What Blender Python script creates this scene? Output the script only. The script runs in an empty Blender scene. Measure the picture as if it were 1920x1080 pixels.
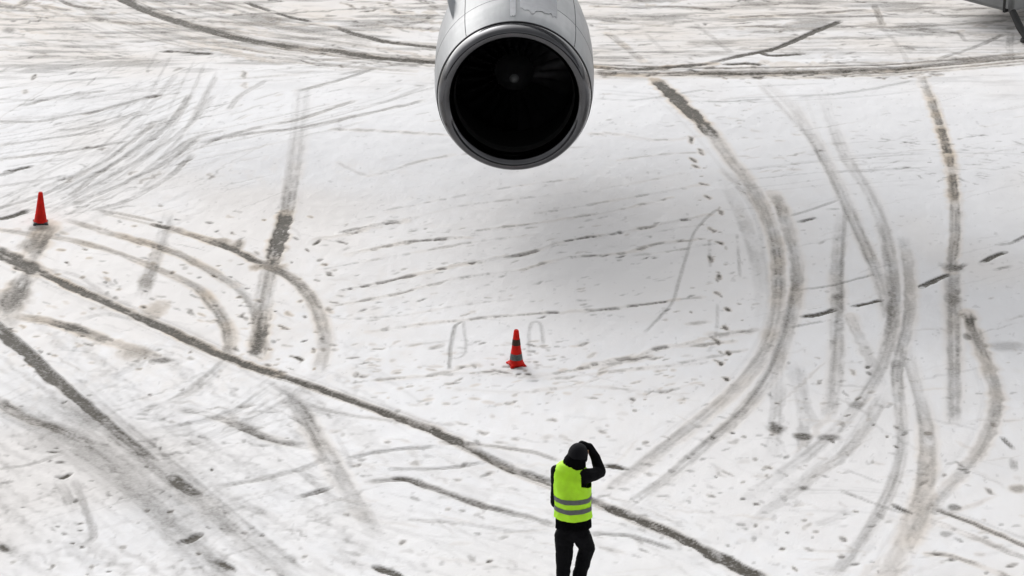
import bpy, bmesh, math, random
import numpy as np
from mathutils import Vector, Matrix
R = math.radians
sc = bpy.context.scene
C = sc.collection
# ------------------------------------------------------------------ camera
H, TH, F = 12.6, R(22.0), 5333.3            # height, downward pitch, focal length in photo pixels
cam = bpy.data.objects.new('camera', bpy.data.cameras.new('camera')); C.objects.link(cam)
cam.location = (0, 0, H); cam.rotation_euler = (R(90) - TH, 0, 0)
cam.data.sensor_width = 36; cam.data.lens = 36 * F / 1920
cam.data.clip_start = .5; cam.data.clip_end = 3000
sc.camera = cam
# ------------------------------------------------------------------ sky, sun, exposure (overcast)
SUN_EL, SUN_AZ = R(36), R(-24)
w = bpy.data.worlds.new('World'); sc.world = w; w.use_nodes = True
nt = w.node_tree; nt.nodes.clear()
sky = nt.nodes.new('ShaderNodeTexSky'); sky.sky_type = 'NISHITA'; sky.sun_disc = False
sky.sun_elevation = SUN_EL; sky.sun_rotation = SUN_AZ; sky.dust_density = 3; sky.air_density = 1
hs = nt.nodes.new('ShaderNodeHueSaturation'); hs.inputs['Saturation'].default_value = .07
bg = nt.nodes.new('ShaderNodeBackground'); bg.inputs['Strength'].default_value = .15
wo = nt.nodes.new('ShaderNodeOutputWorld')
nt.links.new(sky.outputs[0], hs.inputs['Color']); nt.links.new(hs.outputs[0], bg.inputs[0]); nt.links.new(bg.outputs[0], wo.inputs[0])
sl = bpy.data.lights.new('sun', 'SUN'); sl.energy = .5; sl.angle = R(70); sl.color = (1, .965, .92)
so = bpy.data.objects.new('sun', sl); C.objects.link(so)
d = Vector((math.sin(SUN_AZ) * math.cos(SUN_EL), math.cos(SUN_AZ) * math.cos(SUN_EL), math.sin(SUN_EL)))
so.rotation_euler = d.to_track_quat('Z', 'Y').to_euler(); so.location = (0, 30, 40)
sc.view_settings.view_transform = 'Standard'; sc.view_settings.look = 'None'
sc.view_settings.gamma = 1; sc.view_settings.exposure = .55
sc.render.resolution_x, sc.render.resolution_y = 1920, 1080

def at_h(px, py, h=0.0):
    """photo pixel -> point at height h above the apron"""
    u, v = (px - 960) / F, (py - 540) / F
    t = (H - h) / (math.sin(TH) + v * math.cos(TH))
    return Vector((t * u, t * (math.cos(TH) - v * math.sin(TH)), h))

# ------------------------------------------------------------------ materials
def mat(name, col, rough=.6, metal=0., noise=0., nscale=8, bump=0., bscale=40, **kw):
    m = bpy.data.materials.new(name); m.use_nodes = True
    n = m.node_tree.nodes; l = m.node_tree.links; p = n['Principled BSDF']
    p.inputs['Base Color'].default_value = (*col, 1); p.inputs['Roughness'].default_value = rough
    p.inputs['Metallic'].default_value = metal
    for k, v in kw.items(): p.inputs[k.replace('_', ' ')].default_value = v
    tc = n.new('ShaderNodeTexCoord')
    if noise:
        t = n.new('ShaderNodeTexNoise'); t.inputs['Scale'].default_value = nscale; t.inputs['Detail'].default_value = 5
        r = n.new('ShaderNodeValToRGB')
        r.color_ramp.elements[0].position = .3; r.color_ramp.elements[1].position = .7
        r.color_ramp.elements[0].color = (*[c * (1 - noise) for c in col], 1)
        r.color_ramp.elements[1].color = (*[min(1, c * (1 + noise)) for c in col], 1)
        l.new(tc.outputs['Object'], t.inputs['Vector']); l.new(t.outputs[0], r.inputs[0]); l.new(r.outputs[0], p.inputs['Base Color'])
    if bump:
        t = n.new('ShaderNodeTexNoise'); t.inputs['Scale'].default_value = bscale; t.inputs['Detail'].default_value = 4
        b = n.new('ShaderNodeBump'); b.inputs['Strength'].default_value = bump; b.inputs['Distance'].default_value = .02
        l.new(tc.outputs['Object'], t.inputs['Vector']); l.new(t.outputs[0], b.inputs['Height']); l.new(b.outputs[0], p.inputs['Normal'])
    return m

# ------------------------------------------------------------------ THE APRON: one sheet, snow pressed into ruts
rng = np.random.default_rng(7); random.seed(7)
def lines(a, b, st, far):
    mid = np.arange(a, b + st / 2, st)
    lo, hi, s, x = [], [], st, mid[-1]
    while x < far[1]: s *= 1.35; x += s; hi.append(x)
    s, x = st, mid[0]
    while x > far[0]: s *= 1.35; x -= s; lo.append(x)
    return np.array(lo[::-1] + list(mid) + hi)
GX = lines(-9.6, 9.6, .016, (-900, 900)); GY = lines(22.4, 46.5, .030, (-300, 1800))
NX, NY = len(GX), len(GY)
XX, YY = np.meshgrid(GX, GY)               # [NY,NX]
XX = XX.astype(np.float32); YY = YY.astype(np.float32)
DARK = np.zeros((NY, NX), np.float32); TAN = DARK.copy(); GREY = DARK.copy(); ZZ = DARK.copy()

def hsh(ix, iy, seed):
    h = (ix.astype(np.int64) * 374761393 + iy.astype(np.int64) * 668265263 + seed * 974634777) & 0xffffffff
    h = ((h ^ (h >> 13)) * 1274126177) & 0xffffffff
    return ((h ^ (h >> 16)) & 0xffff).astype(np.float32) / 65535
def vn(x, y, seed=0):
    ix, iy = np.floor(x), np.floor(y); fx, fy = x - ix, y - iy
    fx = fx * fx * (3 - 2 * fx); fy = fy * fy * (3 - 2 * fy)
    a = hsh(ix, iy, seed); b = hsh(ix + 1, iy, seed); c = hsh(ix, iy + 1, seed); dd = hsh(ix + 1, iy + 1, seed)
    return (a + (b - a) * fx) * (1 - fy) + (c + (dd - c) * fx) * fy
def fbm(x, y, seed=0, o=4):
    s, a, t = 0, 1, 0
    for i in range(o):
        s = s + a * vn(x * 2 ** i, y * 2 ** i, seed + i * 17); t += a; a *= .55
    return s / t
def sst(a, b, x):
    t = np.clip((x - a) / (b - a), 0, 1); return t * t * (3 - 2 * t)

BD = np.full((NY, NX), 1e9, np.float32); BS = np.zeros((NY, NX), np.float32)
BV = BS.copy(); BW = BS.copy(); BSD = BS.copy()
def catmull(P, n=10):
    P = np.array(P, float)
    if len(P) < 3: 
        t = np.linspace(0, 1, n)[:, None]; return P[0] * (1 - t) + P[1] * t
    Q = np.vstack([2 * P[0] - P[1], P, 2 * P[-1] - P[-2]]); out = []
    for i in range(1, len(Q) - 2):
        for k in range(n):
            t = k / n
            out.append(.5 * ((2 * Q[i]) + (-Q[i-1] + Q[i+1]) * t + (2*Q[i-1] - 5*Q[i] + 4*Q[i+1] - Q[i+2]) * t*t + (-Q[i-1] + 3*Q[i] - 3*Q[i+1] + Q[i+2]) * t**3))
    out.append(P[-1]); return np.array(out)
SC = [0]
def stroke(pts, w, s, tan=0., soft=.24, brk=0., bf=3., streak=.55, grey=0., edge=.25, n=8, fade=.12):
    """wheel or scrape mark through photo pixels; w metres wide, s strength (number or one per point)"""
    SC[0] += 1; sd = SC[0] * 31
    m = len(pts)
    sv = list(s) if hasattr(s, '__len__') else [s] * m
    wv = list(w) if hasattr(w, '__len__') else [w] * m
    w_max = max(wv)
    P = [(*at_h(*p).xy, sv[i], wv[i]) for i, p in enumerate(pts)]
    P = catmull(P, n)
    j0, j1, i0, i1 = NY, 0, NX, 0; L = 0.
    for a, b in zip(P[:-1], P[1:]):
        dx, dy = b[0] - a[0], b[1] - a[1]; l2 = dx * dx + dy * dy
        if l2 < 1e-9: continue
        ln = math.sqrt(l2); r = max(a[3], b[3]) * .95 + .03
        x0 = np.searchsorted(GX, min(a[0], b[0]) - r); x1 = np.searchsorted(GX, max(a[0], b[0]) + r)
        y0 = np.searchsorted(GY, min(a[1], b[1]) - r); y1 = np.searchsorted(GY, max(a[1], b[1]) + r)
        if x1 <= x0 or y1 <= y0: L += ln; continue
        X = XX[y0:y1, x0:x1] - a[0]; Y = YY[y0:y1, x0:x1] - a[1]
        t = np.clip((X * dx + Y * dy) / l2, 0, 1)
        dd = np.sqrt((X - t * dx) ** 2 + (Y - t * dy) ** 2)
        side = np.sign(X * dy - Y * dx) * dd
        k = dd < BD[y0:y1, x0:x1]
        for A, V in ((BS, L + t * ln), (BV, a[2] + (b[2] - a[2]) * t), (BW, a[3] + (b[3] - a[3]) * t), (BSD, side)):
            A[y0:y1, x0:x1][k] = V[k]
        BD[y0:y1, x0:x1][k] = dd[k]
        j0, j1, i0, i1 = min(j0, y0), max(j1, y1), min(i0, x0), max(i1, x1); L += ln
    if j1 <= j0 or i1 <= i0: return
    W = (slice(j0, j1), slice(i0, i1)); D = BD[W]; k = D < 1e8
    dd, ss, vv, ww, sd_ = D[k], BS[W][k], BV[W][k], BW[W][k], BSD[W][k]
    jag = (vn(ss * 9, np.sign(sd_) * 3 + 5, sd) - .5) * edge + (vn(ss * 22, np.sign(sd_) * 3 + 5, sd + 3) - .5) * edge * .3
    h = ww / 2 * .9 * (1 + jag * 2)
    m_ = 1 - sst(h * (1 - soft), h * (1 + soft) + .012, dd)
    st = vn(ss * 4, sd_ / ww * 5, sd + 5) * .6 + vn(ss * 16, sd_ / ww * 7, sd + 6) * .4
    m_ = m_ * (1 - streak + streak * 1.7 * st)
    if w_max > .11:                                   # tread ribs, a darker shoulder on one side, slow change along the run
        m_ = m_ * (.86 + .16 * np.cos(sd_ / ww * 17 + sd) * sst(.3, .6, vn(ss * .9, ss * 0, sd + 12))) * (1 + .35 * np.sin(sd) * np.clip(sd_ / ww * 2, -1, 1))
        m_ = m_ * (.72 + .56 * vn(ss * 1.1, ss * 0 + 2, sd + 13)) * (.55 + .6 * sst(.22, .6, .6 * vn(ss * 5, sd_ * 14, sd + 14) + .4 * vn(ss * 19, sd_ * 34, sd + 15)))
    if fade:
        fd = fade if w_max <= .11 else max(fade, min(.3, L * .2)); m_ = m_ * sst(0, fd, ss + .03 + .3 * fd * vn(sd_ * 40, ss * 0, sd)) * sst(0, fd, L - ss + .03 + .3 * fd * vn(sd_ * 40, ss * 0 + 9, sd))
    if brk: m_ = m_ * sst(brk - .16, brk + .12, vn(ss * bf, sd_ * 7 + 1, sd + 9) * .7 + vn(ss * bf * 4, sd_ * 16, sd + 8) * .3)
    m_ = np.clip(m_ * vv * (1 + .75 * sst(.45, .85, vv)), 0, 1)
    if grey: GREY[W][k] = 1 - (1 - GREY[W][k]) * (1 - np.clip(m_ * grey, 0, 1))
    else: DARK[W][k] = 1 - (1 - DARK[W][k]) * (1 - m_)
    if tan:
        tan_ = min(1, tan * 1.25 + .1); tw = 1 - sst(h * .9, h * 1.9 + .04, dd)
        TAN[W][k] = np.maximum(TAN[W][k], tw * tan_ * (.35 + .9 * vn(ss * 3, sd_ * 6, sd + 2)) * np.clip(vv * 1.6, 0, 1))
    rid = np.exp(-((dd - h * 1.15) / (ww * .16 + .01)) ** 2)
    ZZ[W][k] += -.012 * m_ + .006 * rid * np.clip(vv * 1.5, 0, 1) * vn(ss * 8, sd_ * 10, sd + 4)
    BD[W] = 1e9

def dash(x, y, ang, ln, w, s, tan=0.):
    """small scrape at world x, y"""
    r = ln / 2 + w * 2; ca, sa = math.cos(ang), math.sin(ang)
    x0, x1 = np.searchsorted(GX, (x - abs(ca) * r - w * 2, x + abs(ca) * r + w * 2)); y0, y1 = np.searchsorted(GY, (y - abs(sa) * r - w * 2, y + abs(sa) * r + w * 2))
    if x1 - x0 < 1 or y1 - y0 < 1: return
    X = XX[y0:y1, x0:x1] - x; Y = YY[y0:y1, x0:x1] - y
    a = X * ca + Y * sa; b = -X * sa + Y * ca + (vn(a * 12 + x * 7, a * 0 + y, 3) - .5) * w * 1.4
    e = (a / (ln / 2)) ** 2; f = (b / (w / 2 * 1.25)) ** 2
    m_ = s * np.clip(1.35 - e - f, 0, 1) * (.45 + .9 * vn((X + x) * 25, (Y + y) * 12, 11))
    m_ = np.clip(m_, 0, 1)
    DARK[y0:y1, x0:x1] = 1 - (1 - DARK[y0:y1, x0:x1]) * (1 - m_)
    if tan: TAN[y0:y1, x0:x1] = np.maximum(TAN[y0:y1, x0:x1], np.clip(1.5 - e * .8 - f * .35, 0, 1) * tan)
    ZZ[y0:y1, x0:x1] -= .006 * m_
def pdash(px, py, deg, lpx, w, s, tan=0.):
    """dash given by its middle, direction and length in the photo"""
    c, s_ = math.cos(R(deg)) * lpx / 2, -math.sin(R(deg)) * lpx / 2
    a, b = at_h(px - c, py - s_), at_h(px + c, py + s_)
    dv = b - a; dash((a.x + b.x) / 2, (a.y + b.y) / 2, math.atan2(dv.y, dv.x), dv.length, w, s, tan)
def blot(px, py, rx, ry, s, tan=0., seed=1, arr=None, rough=.55):
    """irregular patch for slush, tint and painted shade: radii in metres across / away"""
    c = at_h(px, py)
    x0, x1 = np.searchsorted(GX, (c.x - rx * 2, c.x + rx * 2)); y0, y1 = np.searchsorted(GY, (c.y - ry * 2, c.y + ry * 2))
    if x1 - x0 < 1 or y1 - y0 < 1: return
    X = XX[y0:y1, x0:x1]; Y = YY[y0:y1, x0:x1]
    q = np.sqrt(((X - c.x) / rx) ** 2 + ((Y - c.y) / ry) ** 2) + (fbm(X * 7, Y * 4, seed) - .5) * rough * 2.2
    m_ = (1 - sst(.35, 1.25, q)) * s
    A = DARK if arr is None else arr
    A[y0:y1, x0:x1] = 1 - (1 - A[y0:y1, x0:x1]) * (1 - np.clip(m_, 0, 1))
    if tan: TAN[y0:y1, x0:x1] = np.maximum(TAN[y0:y1, x0:x1], (1 - sst(.5, 1.7, q)) * tan)
#MARKS_BEGIN
S = stroke
# far turning lane along the top
S([(215,-8),(270,18),(333,40),(433,68),(500,80),(567,90)], .17, [.95,.95,.95,.9,.9,.75], tan=.5, streak=.35)
S([(590,92),(640,98),(700,107),(760,112),(815,116),(900,122)], .15, .8, tan=.6, streak=.4, brk=.2)
S([(625,50),(680,68),(740,80),(815,89),(900,95)], .13, [.9,.9,.85,.85,.5], tan=.4, streak=.35)
S([(462,5),(510,22),(545,32),(580,40)], .10, .7, tan=.3, brk=.3)
S([(60,8),(100,15),(135,21)], .12, .55, tan=.6); S([(112,0),(145,12),(200,17)], .09, .6, tan=.4); S([(165,30),(215,42),(275,45)], .12, .5, tan=.5, brk=.2)
S([(305,96),(345,98),(395,101)], .10, .8, brk=.25); S([(70,38),(130,42),(190,38)], .10, .35, tan=.6, brk=.3)
S([(-20,5),(30,12),(60,-4)], .2, .5, tan=.6); blot(18, 57, .12, .2, .6, .3)
S([(500,108),(620,112),(730,108),(815,118)], .1, .35, tan=.5, brk=.4)
S([(660,48),(720,52),(800,40)], .1, .4, tan=.4, brk=.4); S([(730,20),(800,30),(830,26)], .12, .4, tan=.4, brk=.4)
S([(1090,122),(1140,128),(1200,130),(1270,125),(1340,119)], .13, [.7,.85,.8,.85,.7], tan=.7, streak=.4)
S([(1330,118),(1400,102),(1450,92),(1480,80),(1525,60),(1575,40)], .11, [.5,.75,.8,.95,.9,.85], streak=.35, tan=.2)
S([(1425,98),(1450,104),(1505,101)], .09, .85, brk=.25); S([(1360,120),(1395,119),(1430,122)], .1, .8)
S([(1110,138),(1200,140),(1300,138),(1420,139),(1540,136),(1660,132),(1720,128)], .16, .7, tan=.7, brk=.38, bf=2)
S([(1120,141),(1320,138),(1540,134),(1700,128),(1800,114),(1930,106)], .28, .30, tan=.6)
S([(1540,120),(1620,118),(1700,128),(1840,110),(1930,108)], .1, .4, tan=.3, brk=.35)
S([(1110,12),(1200,14),(1290,13),(1340,20)], .1, .5, tan=.5, brk=.3); S([(1375,33),(1430,31),(1500,27),(1600,20),(1640,22)], .12, .6, tan=.5, brk=.3)
S([(1120,38),(1200,46),(1320,52),(1420,50),(1520,54),(1650,45)], .1, .4, tan=.5, brk=.4); S([(1640,10),(1648,30),(1655,48)], .1, .5, tan=.4)
S([(1620,50),(1680,51),(1760,48),(1850,42),(1900,36)], .1, .45, tan=.4, brk=.2); S([(1560,30),(1700,32),(1850,30)], .1, .3, tan=.3, brk=.3)
S([(1760,110),(1800,98),(1840,84),(1880,64)], .09, .45, brk=.15); S([(1740,62),(1790,60),(1812,78)], .07, .4, brk=.3)
S([(1140,62),(1170,85),(1205,115)], .12, .4, tan=.8); S([(1305,48),(1330,65),(1370,98)], .09, .25, tan=.4); S([(1210,62),(1250,100)], .07, .2, tan=.4)
S([(1895,60),(1893,90),(1897,112)], .12, .3); S([(1650,50),(1680,80),(1705,120)], .08, .2, tan=.3)
S([(1120,185),(1190,188),(1260,178),(1320,168)], .07, .3, brk=.2); S([(1320,190),(1370,190),(1430,186)], .07, .35, brk=.1); S([(1500,182),(1560,177),(1640,166),(1710,152)], .08, .3)
# right hand arcs
S([(1228,148),(1262,180),(1300,215),(1345,262)], [.16,.2,.2,.17], [.75,.9,.92,.5], tan=.9, streak=.35)
S([(1340,255),(1370,300),(1410,350),(1436,400),(1455,460),(1460,520),(1458,580),(1442,640),(1408,700),(1355,752),(1290,805),(1225,855),(1145,918)], .17,
  [.32,.34,.42,.42,.5,.46,.42,.36,.3,.33,.3,.26,.12], tan=.55, streak=.3, edge=.1)
S([(1450,362),(1466,392),(1478,430),(1492,480),(1495,530),(1487,580),(1470,640),(1453,690),(1410,752),(1365,800),(1300,855),(1245,905),(1185,945)], .16,
  [.4,.6,.4,.42,.58,.5,.34,.36,.38,.4,.3,.28,.1], tan=.35, streak=.35, edge=.12)
S([(1355,330),(1385,390),(1405,440),(1422,495),(1432,560),(1428,620)], .2, [.05,.22,.25,.22,.12,.05], tan=.25, streak=.25, edge=.1)
S([(1360,320),(1400,360),(1440,420)], .14, [.2,.25,.1], tan=.4)
S([(1425,150),(1482,195),(1528,265),(1570,340),(1590,390),(1612,440),(1640,500),(1662,565),(1668,600)], .16, [.06,.14,.24,.22,.28,.36,.4,.36,.25], tan=.35, streak=.3, edge=.1)
S([(1540,165),(1560,230),(1590,300),(1630,360),(1655,420),(1668,480),(1676,540),(1676,600),(1663,660),(1640,715),(1600,770),(1555,820),(1500,865),(1430,915),(1390,950)], .17,
  [.05,.12,.2,.16,.26,.46,.5,.46,.32,.2,.2,.26,.2,.14,.05], tan=.25, streak=.3, edge=.1)
S([(1692,440),(1704,500),(1707,560),(1702,610),(1690,660),(1682,705),(1690,780),(1692,840),(1676,905),(1642,975),(1600,1035),(1560,1085)], .14,
  [.08,.42,.46,.4,.34,.36,.26,.26,.28,.24,.18,.12], tan=.3, streak=.3, edge=.12)
S([(1592,592),(1612,632),(1640,690),(1660,730)], .13, [.4,.26,.24,.1], tan=.3, streak=.3)
S([(1700,660),(1722,735),(1738,810),(1740,860),(1735,915),(1722,965),(1700,1015),(1670,1065),(1655,1095)], [.14,.15,.18,.19,.2,.24,.22,.19,.18],
  [.08,.2,.32,.36,.34,.38,.34,.28,.24], tan=.6, streak=.35, edge=.12)
S([(1728,145),(1752,205),(1770,260),(1783,315),(1791,380)], .13, [.25,.55,.6,.55,.5], tan=.7, brk=.38, bf=5)
S([(1791,375),(1793,430),(1786,480),(1782,510)], .13, [.45,.45,.5,.5], tan=.5, brk=.18, bf=6)
S([(1784,500),(1787,560),(1788,620),(1789,700),(1788,790)], [.19,.2,.17,.16,.16], [.32,.45,.42,.38,.32], tan=.35, streak=.3, edge=.08)
S([(1582,395),(1575,450),(1569,510),(1571,560),(1570,620),(1568,690),(1555,770),(1545,785)], .17, [.08,.24,.36,.42,.34,.3,.24,.1], tan=.3, streak=.3, edge=.1)
S([(1812,585),(1826,625),(1845,665),(1860,710),(1869,755),(1860,800),(1838,845),(1800,890),(1770,925),(1735,965)], .15,
  [.75,.6,.5,.46,.44,.44,.38,.3,.3,.2], tan=.45, streak=.4)
S([(1462,650),(1460,720),(1456,790),(1447,860)], .15, [.12,.22,.3,.12], streak=.3); S([(1485,680),(1505,760),(1508,830),(1500,860)], .15, [.12,.25,.3,.12], streak=.3)
S([(1655,742),(1628,800),(1580,855),(1535,885),(1500,915),(1440,958),(1395,990)], .14, [.35,.3,.32,.28,.3,.25,.1], tan=.25, streak=.4)
S([(1500,690),(1515,760),(1535,800)], .1, .15); S([(1600,955),(1560,975),(1530,985)], .16, .14); S([(1640,1000),(1600,1050),(1530,1075)], .16, .14, tan=.3)
blot(1453,803,.11,.16,.85); blot(1505,817,.1,.09,.85); blot(1554,819,.11,.09,.7); blot(1505,914,.07,.06,.85); blot(1570,556,.09,.12,.6); blot(1783,500,.12,.18,.6); blot(1790,560,.11,.2,.5)
blot(1818,603,.05,.14,.85); blot(1815,632,.05,.1,.6); blot(1885,650,.22,.16,.34,rough=.3); blot(1862,795,.06,.1,.5,.5); blot(1740,812,.05,.05,.5,.6); blot(1608,760,.09,.1,.5); blot(1684,682,.08,.12,.4)
S([(1575,918),(1640,945),(1700,965)], .05, .3, brk=.2); S([(1675,948),(1705,963)], .06, .7); S([(1755,955),(1820,980),(1890,1010),(1935,1030)], .06, .6, tan=.3, streak=.3)
S([(1740,975),(1820,1005),(1870,1025),(1930,1050)], .08, .35, tan=.3, brk=.35); S([(1740,1040),(1775,1041),(1820,1055),(1900,1085)], .07, .5, tan=.3, brk=.35)
S([(1585,880),(1650,905)], .04, .25); S([(1878,820),(1900,842)], .05, .6); S([(1900,862),(1902,880)], .08, .5); blot(1910,915,.1,.1,.5,.5); blot(1790,952,.06,.06,.7); blot(1775,1002,.07,.06,.5)
# scraper dashes across the middle
def dl(pts, s, w=.045, brk=.5, bf=3.2, tan=.25):
    S(pts, w * 1.15, min(1, s * .62), brk=brk + .13, bf=bf * 3.0, tan=tan, edge=.7, streak=.6, soft=.5)
    S(pts, w * .8, s * .13, edge=.6, streak=.9, soft=.6)
dl([(590,448),(650,440),(700,425),(760,415)], .95, .085, .42); dl([(640,436),(690,424),(735,415),(780,408)], .85, .06, .4); dl([(780,408),(870,385),(1000,370),(1120,356),(1280,325)], .4)
dl([(655,477),(760,456),(880,445)], .95, .07, .4); dl([(870,436),(960,424),(1060,410),(1150,395),(1260,370)], .75, .05, .42)
dl([(640,545),(760,520),(850,500),(950,480)], 1, .065, .38); dl([(950,482),(1000,472),(1060,452),(1150,438),(1270,415),(1330,402)], .95, .06, .4)
dl([(620,575),(740,552),(860,522),(980,506)], .75, .055, .45); dl([(980,506),(1060,484),(1170,474),(1230,458),(1320,448)], .85, .055, .4)
dl([(690,622),(800,608),(920,595),(1020,587)], .8, .05, .45); dl([(1020,587),(1110,583),(1200,572),(1270,562)], 1, .055, .4); dl([(1270,562),(1320,558)], .6, .05, .3)
dl([(625,242),(700,245),(790,250)], .55, .06, .3); dl([(790,250),(835,252)], .5, .06, .2); dl([(1110,252),(1160,252),(1230,262),(1310,256)], .55, .06, .45)
dl([(690,330),(720,325),(785,303),(850,290)], .45, .05, .3); dl([(635,305),(665,322),(690,330)], .3, .05, .3); dl([(870,290),(905,283)], .5, .05, .2)
dl([(1085,690),(1130,680),(1200,668),(1230,655),(1290,645),(1350,628),(1390,622)], .95, .06, .42); dl([(1180,676),(1220,668)], .9, .07, .1); dl([(1300,650),(1375,640)], .8, .05, .3)
dl([(1340,628),(1370,625)], .7, .1, .1); dl([(1385,625),(1415,618)], .7, .1, .1); dl([(1290,608),(1330,604)], .6, .08, .3)
S([(1505,594),(1535,590),(1565,580)], .09, .85); S([(1600,574),(1630,568),(1652,562)], .06, .75); S([(1480,615),(1545,602)], .05, .4, brk=.3); S([(1727,537),(1750,526),(1778,515)], .085, .9)
S([(1795,506),(1812,494)], .07, .6); S([(1843,491),(1862,481),(1884,474)], .08, .85); S([(1870,460),(1895,457),(1925,442)], .06, .6, brk=.2); S([(1868,505),(1895,500)], .08, .5)
S([(1505,542),(1545,538),(1600,525),(1640,515)], .045, .45, brk=.3); S([(1484,405),(1530,390),(1570,375)], .05, .35); S([(1500,416),(1528,409)], .07, .65, brk=.2); S([(1556,393),(1570,392)], .08, .5)
S([(1345,392),(1318,415),(1300,440),(1284,490),(1272,530),(1262,565),(1240,592),(1210,622)], .035, .36, brk=.1); S([(1382,440),(1388,520)], .03, .3, brk=.3); S([(1330,450),(1332,500)], .03, .3, brk=.3)
S([(1340,640),(1345,600),(1345,570)], .03, .25, brk=.2)
S([(843,692),(846,650),(853,615),(862,606),(869,604)], .04, .5, brk=.15); S([(869,604),(873,640),(872,662),(858,672)], .03, .28)
S([(992,655),(993,620),(998,606),(1010,604),(1016,615),(1019,645)], .035, .3); dl([(800,705),(850,695),(892,682)], .6, .05); dl([(860,688),(895,685)], .9, .05, .2)
dl([(600,505),(700,488),(800,470),(900,452),(1010,440)], .55, .05, .45); dl([(720,395),(840,372),(960,350),(1080,335)], .45, .04, .45); dl([(1010,400),(1130,380),(1240,360),(1320,345)], .6, .05, .42)
dl([(1180,480),(1260,470),(1350,455)], .5, .05, .42); dl([(640,600),(760,590),(880,570),(960,560)], .45, .045, .48); dl([(1160,300),(1240,290),(1320,285)], .4, .04, .4); dl([(700,650),(790,645),(840,640)], .3, .04, .45)
dl([(700,712),(800,705),(900,700),(1000,706),(1100,690),(1200,675)], .7, .055, .45); dl([(1030,712),(1120,700),(1220,690),(1330,680)], .6, .05, .45); dl([(1240,690),(1320,672),(1400,655)], .6, .05, .45)
dl([(860,730),(980,735),(1100,725),(1230,735),(1300,720)], .5, .05, .5); dl([(1000,280),(1100,275)], .3, .04, .4); dl([(1200,440),(1320,420)], .4, .05, .45)
BN, BS_, BT = .6, .38, .8
def bundle(pts, n_, spread, w, s, tan=0., **k):
    """n_ thin neighbouring tread lines wandering round one path"""
    for _ in range(int(n_ * BN)):
        o = random.uniform(-1, 1) * spread; o2 = o + random.uniform(-.3, .3) * spread; a0 = random.random() * .3; m_ = len(pts); i0 = random.randint(0, max(0, m_ - 3)); i1 = random.randint(min(m_, i0 + 2), m_)
        q_ = []
        for i in range(i0, i1):
            t = i / max(1, m_ - 1); j = min(i + 1, m_ - 1); jj = max(j - 1, 0); dx, dy = pts[j][0] - pts[jj][0], pts[j][1] - pts[jj][1]; L_ = math.hypot(dx, dy) or 1
            oo = o + (o2 - o) * t; q_.append((pts[i][0] - dy / L_ * oo, pts[i][1] + dx / L_ * oo))
        if len(q_) > 1: S(q_, random.uniform(*w), random.uniform(*s) ** 1.0 * BS_, tan=tan * BT, fade=.4, brk=random.choice((0, 0, .25, .4)), bf=1.6, **k)
K2 = [(-20,600),(50,658),(120,725),(200,795),(290,870),(380,945),(470,1020),(560,1095)]
K3 = [(-20,745),(60,785),(150,830),(230,880),(310,950),(380,1020),(450,1090)]
bundle(K2[:5], 9, 9, (.03,.06), (1.2,1.9)); bundle(K2, 26, 34, (.03,.10), (.12,.4), tan=.2); bundle(K3, 30, 36, (.03,.12), (.14,.42), tan=.25)
BN, BS_ = .45, .33
bundle([(x, y + 62) for x, y in K2], 34, 56, (.04,.16), (.10,.30), tan=.15)
bundle([(x - 40, y + 40) for x, y in K3], 26, 70, (.03,.10), (.08,.24)); bundle([(x + 60, y - 10) for x, y in K2], 14, 40, (.03,.08), (.08,.22), tan=.3)
bundle([(330,850),(460,930),(600,990),(760,1040),(900,1090)], 26, 60, (.03,.08), (.07,.26), tan=.2); bundle([(520,700),(700,770),(900,850),(1040,910)], 12, 26, (.03,.06), (.08,.25), tan=.3)
bundle([(640,900),(800,960),(1000,1010),(1180,1060)], 18, 50, (.03,.07), (.07,.22), tan=.15); bundle([(1150,960),(1280,1010),(1420,1070)], 14, 40, (.03,.07), (.08,.25))
BN, BS_ = .5, .5
K1b = [(-10,470),(75,512),(250,590),(430,672),(600,728),(800,802),(950,875),(1130,946),(1290,1015),(1430,1088)]
bundle(K1b, 20, 10, (.02,.045), (.3,1.0), tan=.6); bundle(K1b[:5], 16, 22, (.02,.05), (.15,.45), tan=.9)
for P_ in ([(130,410),(220,440),(310,460),(380,500),(450,545),(485,600)], [(-10,432),(140,452),(255,488),(370,540),(422,605),(430,670)], [(180,395),(320,428),(430,465),(510,497),(580,555),(610,630),(600,700)]):
    bundle(P_, 12, 9, (.025,.06), (.2,.6), tan=.95)
bundle([(430,672),(330,748),(230,790)], 6, 12, (.03,.06), (.1,.3)); bundle([(600,700),(500,775),(350,838),(270,860)], 8, 18, (.03,.06), (.1,.3)); bundle([(520,700),(380,790),(250,815)], 6, 14, (.03,.06), (.1,.3))
bundle([(520,725),(590,815),(655,925),(715,1015)], 8, 12, (.03,.05), (.15,.4)); bundle([(565,170),(548,330),(515,480)], 6, 12, (.03,.05), (.1,.3))
bundle([(80,425),(50,480),(20,560)], 14, 22, (.04,.09), (.2,.5), tan=.9); bundle([(505,500),(490,590),(485,670)], 10, 15, (.03,.08), (.2,.5), tan=.7); bundle([(320,400),(300,470),(270,560)], 8, 14, (.03,.07), (.15,.4), tan=.6)
A1 = [(1228,148),(1300,215),(1370,300),(1436,400),(1460,520),(1442,640),(1355,752),(1225,855),(1130,930)]
A2 = [(1450,362),(1478,430),(1495,530),(1470,640),(1410,752),(1300,855),(1170,955)]
B1 = [(1425,150),(1528,265),(1590,390),(1640,500),(1668,600)]; B2 = [(1540,165),(1590,300),(1655,420),(1676,540),(1663,660),(1600,770),(1500,865),(1390,950)]
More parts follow.
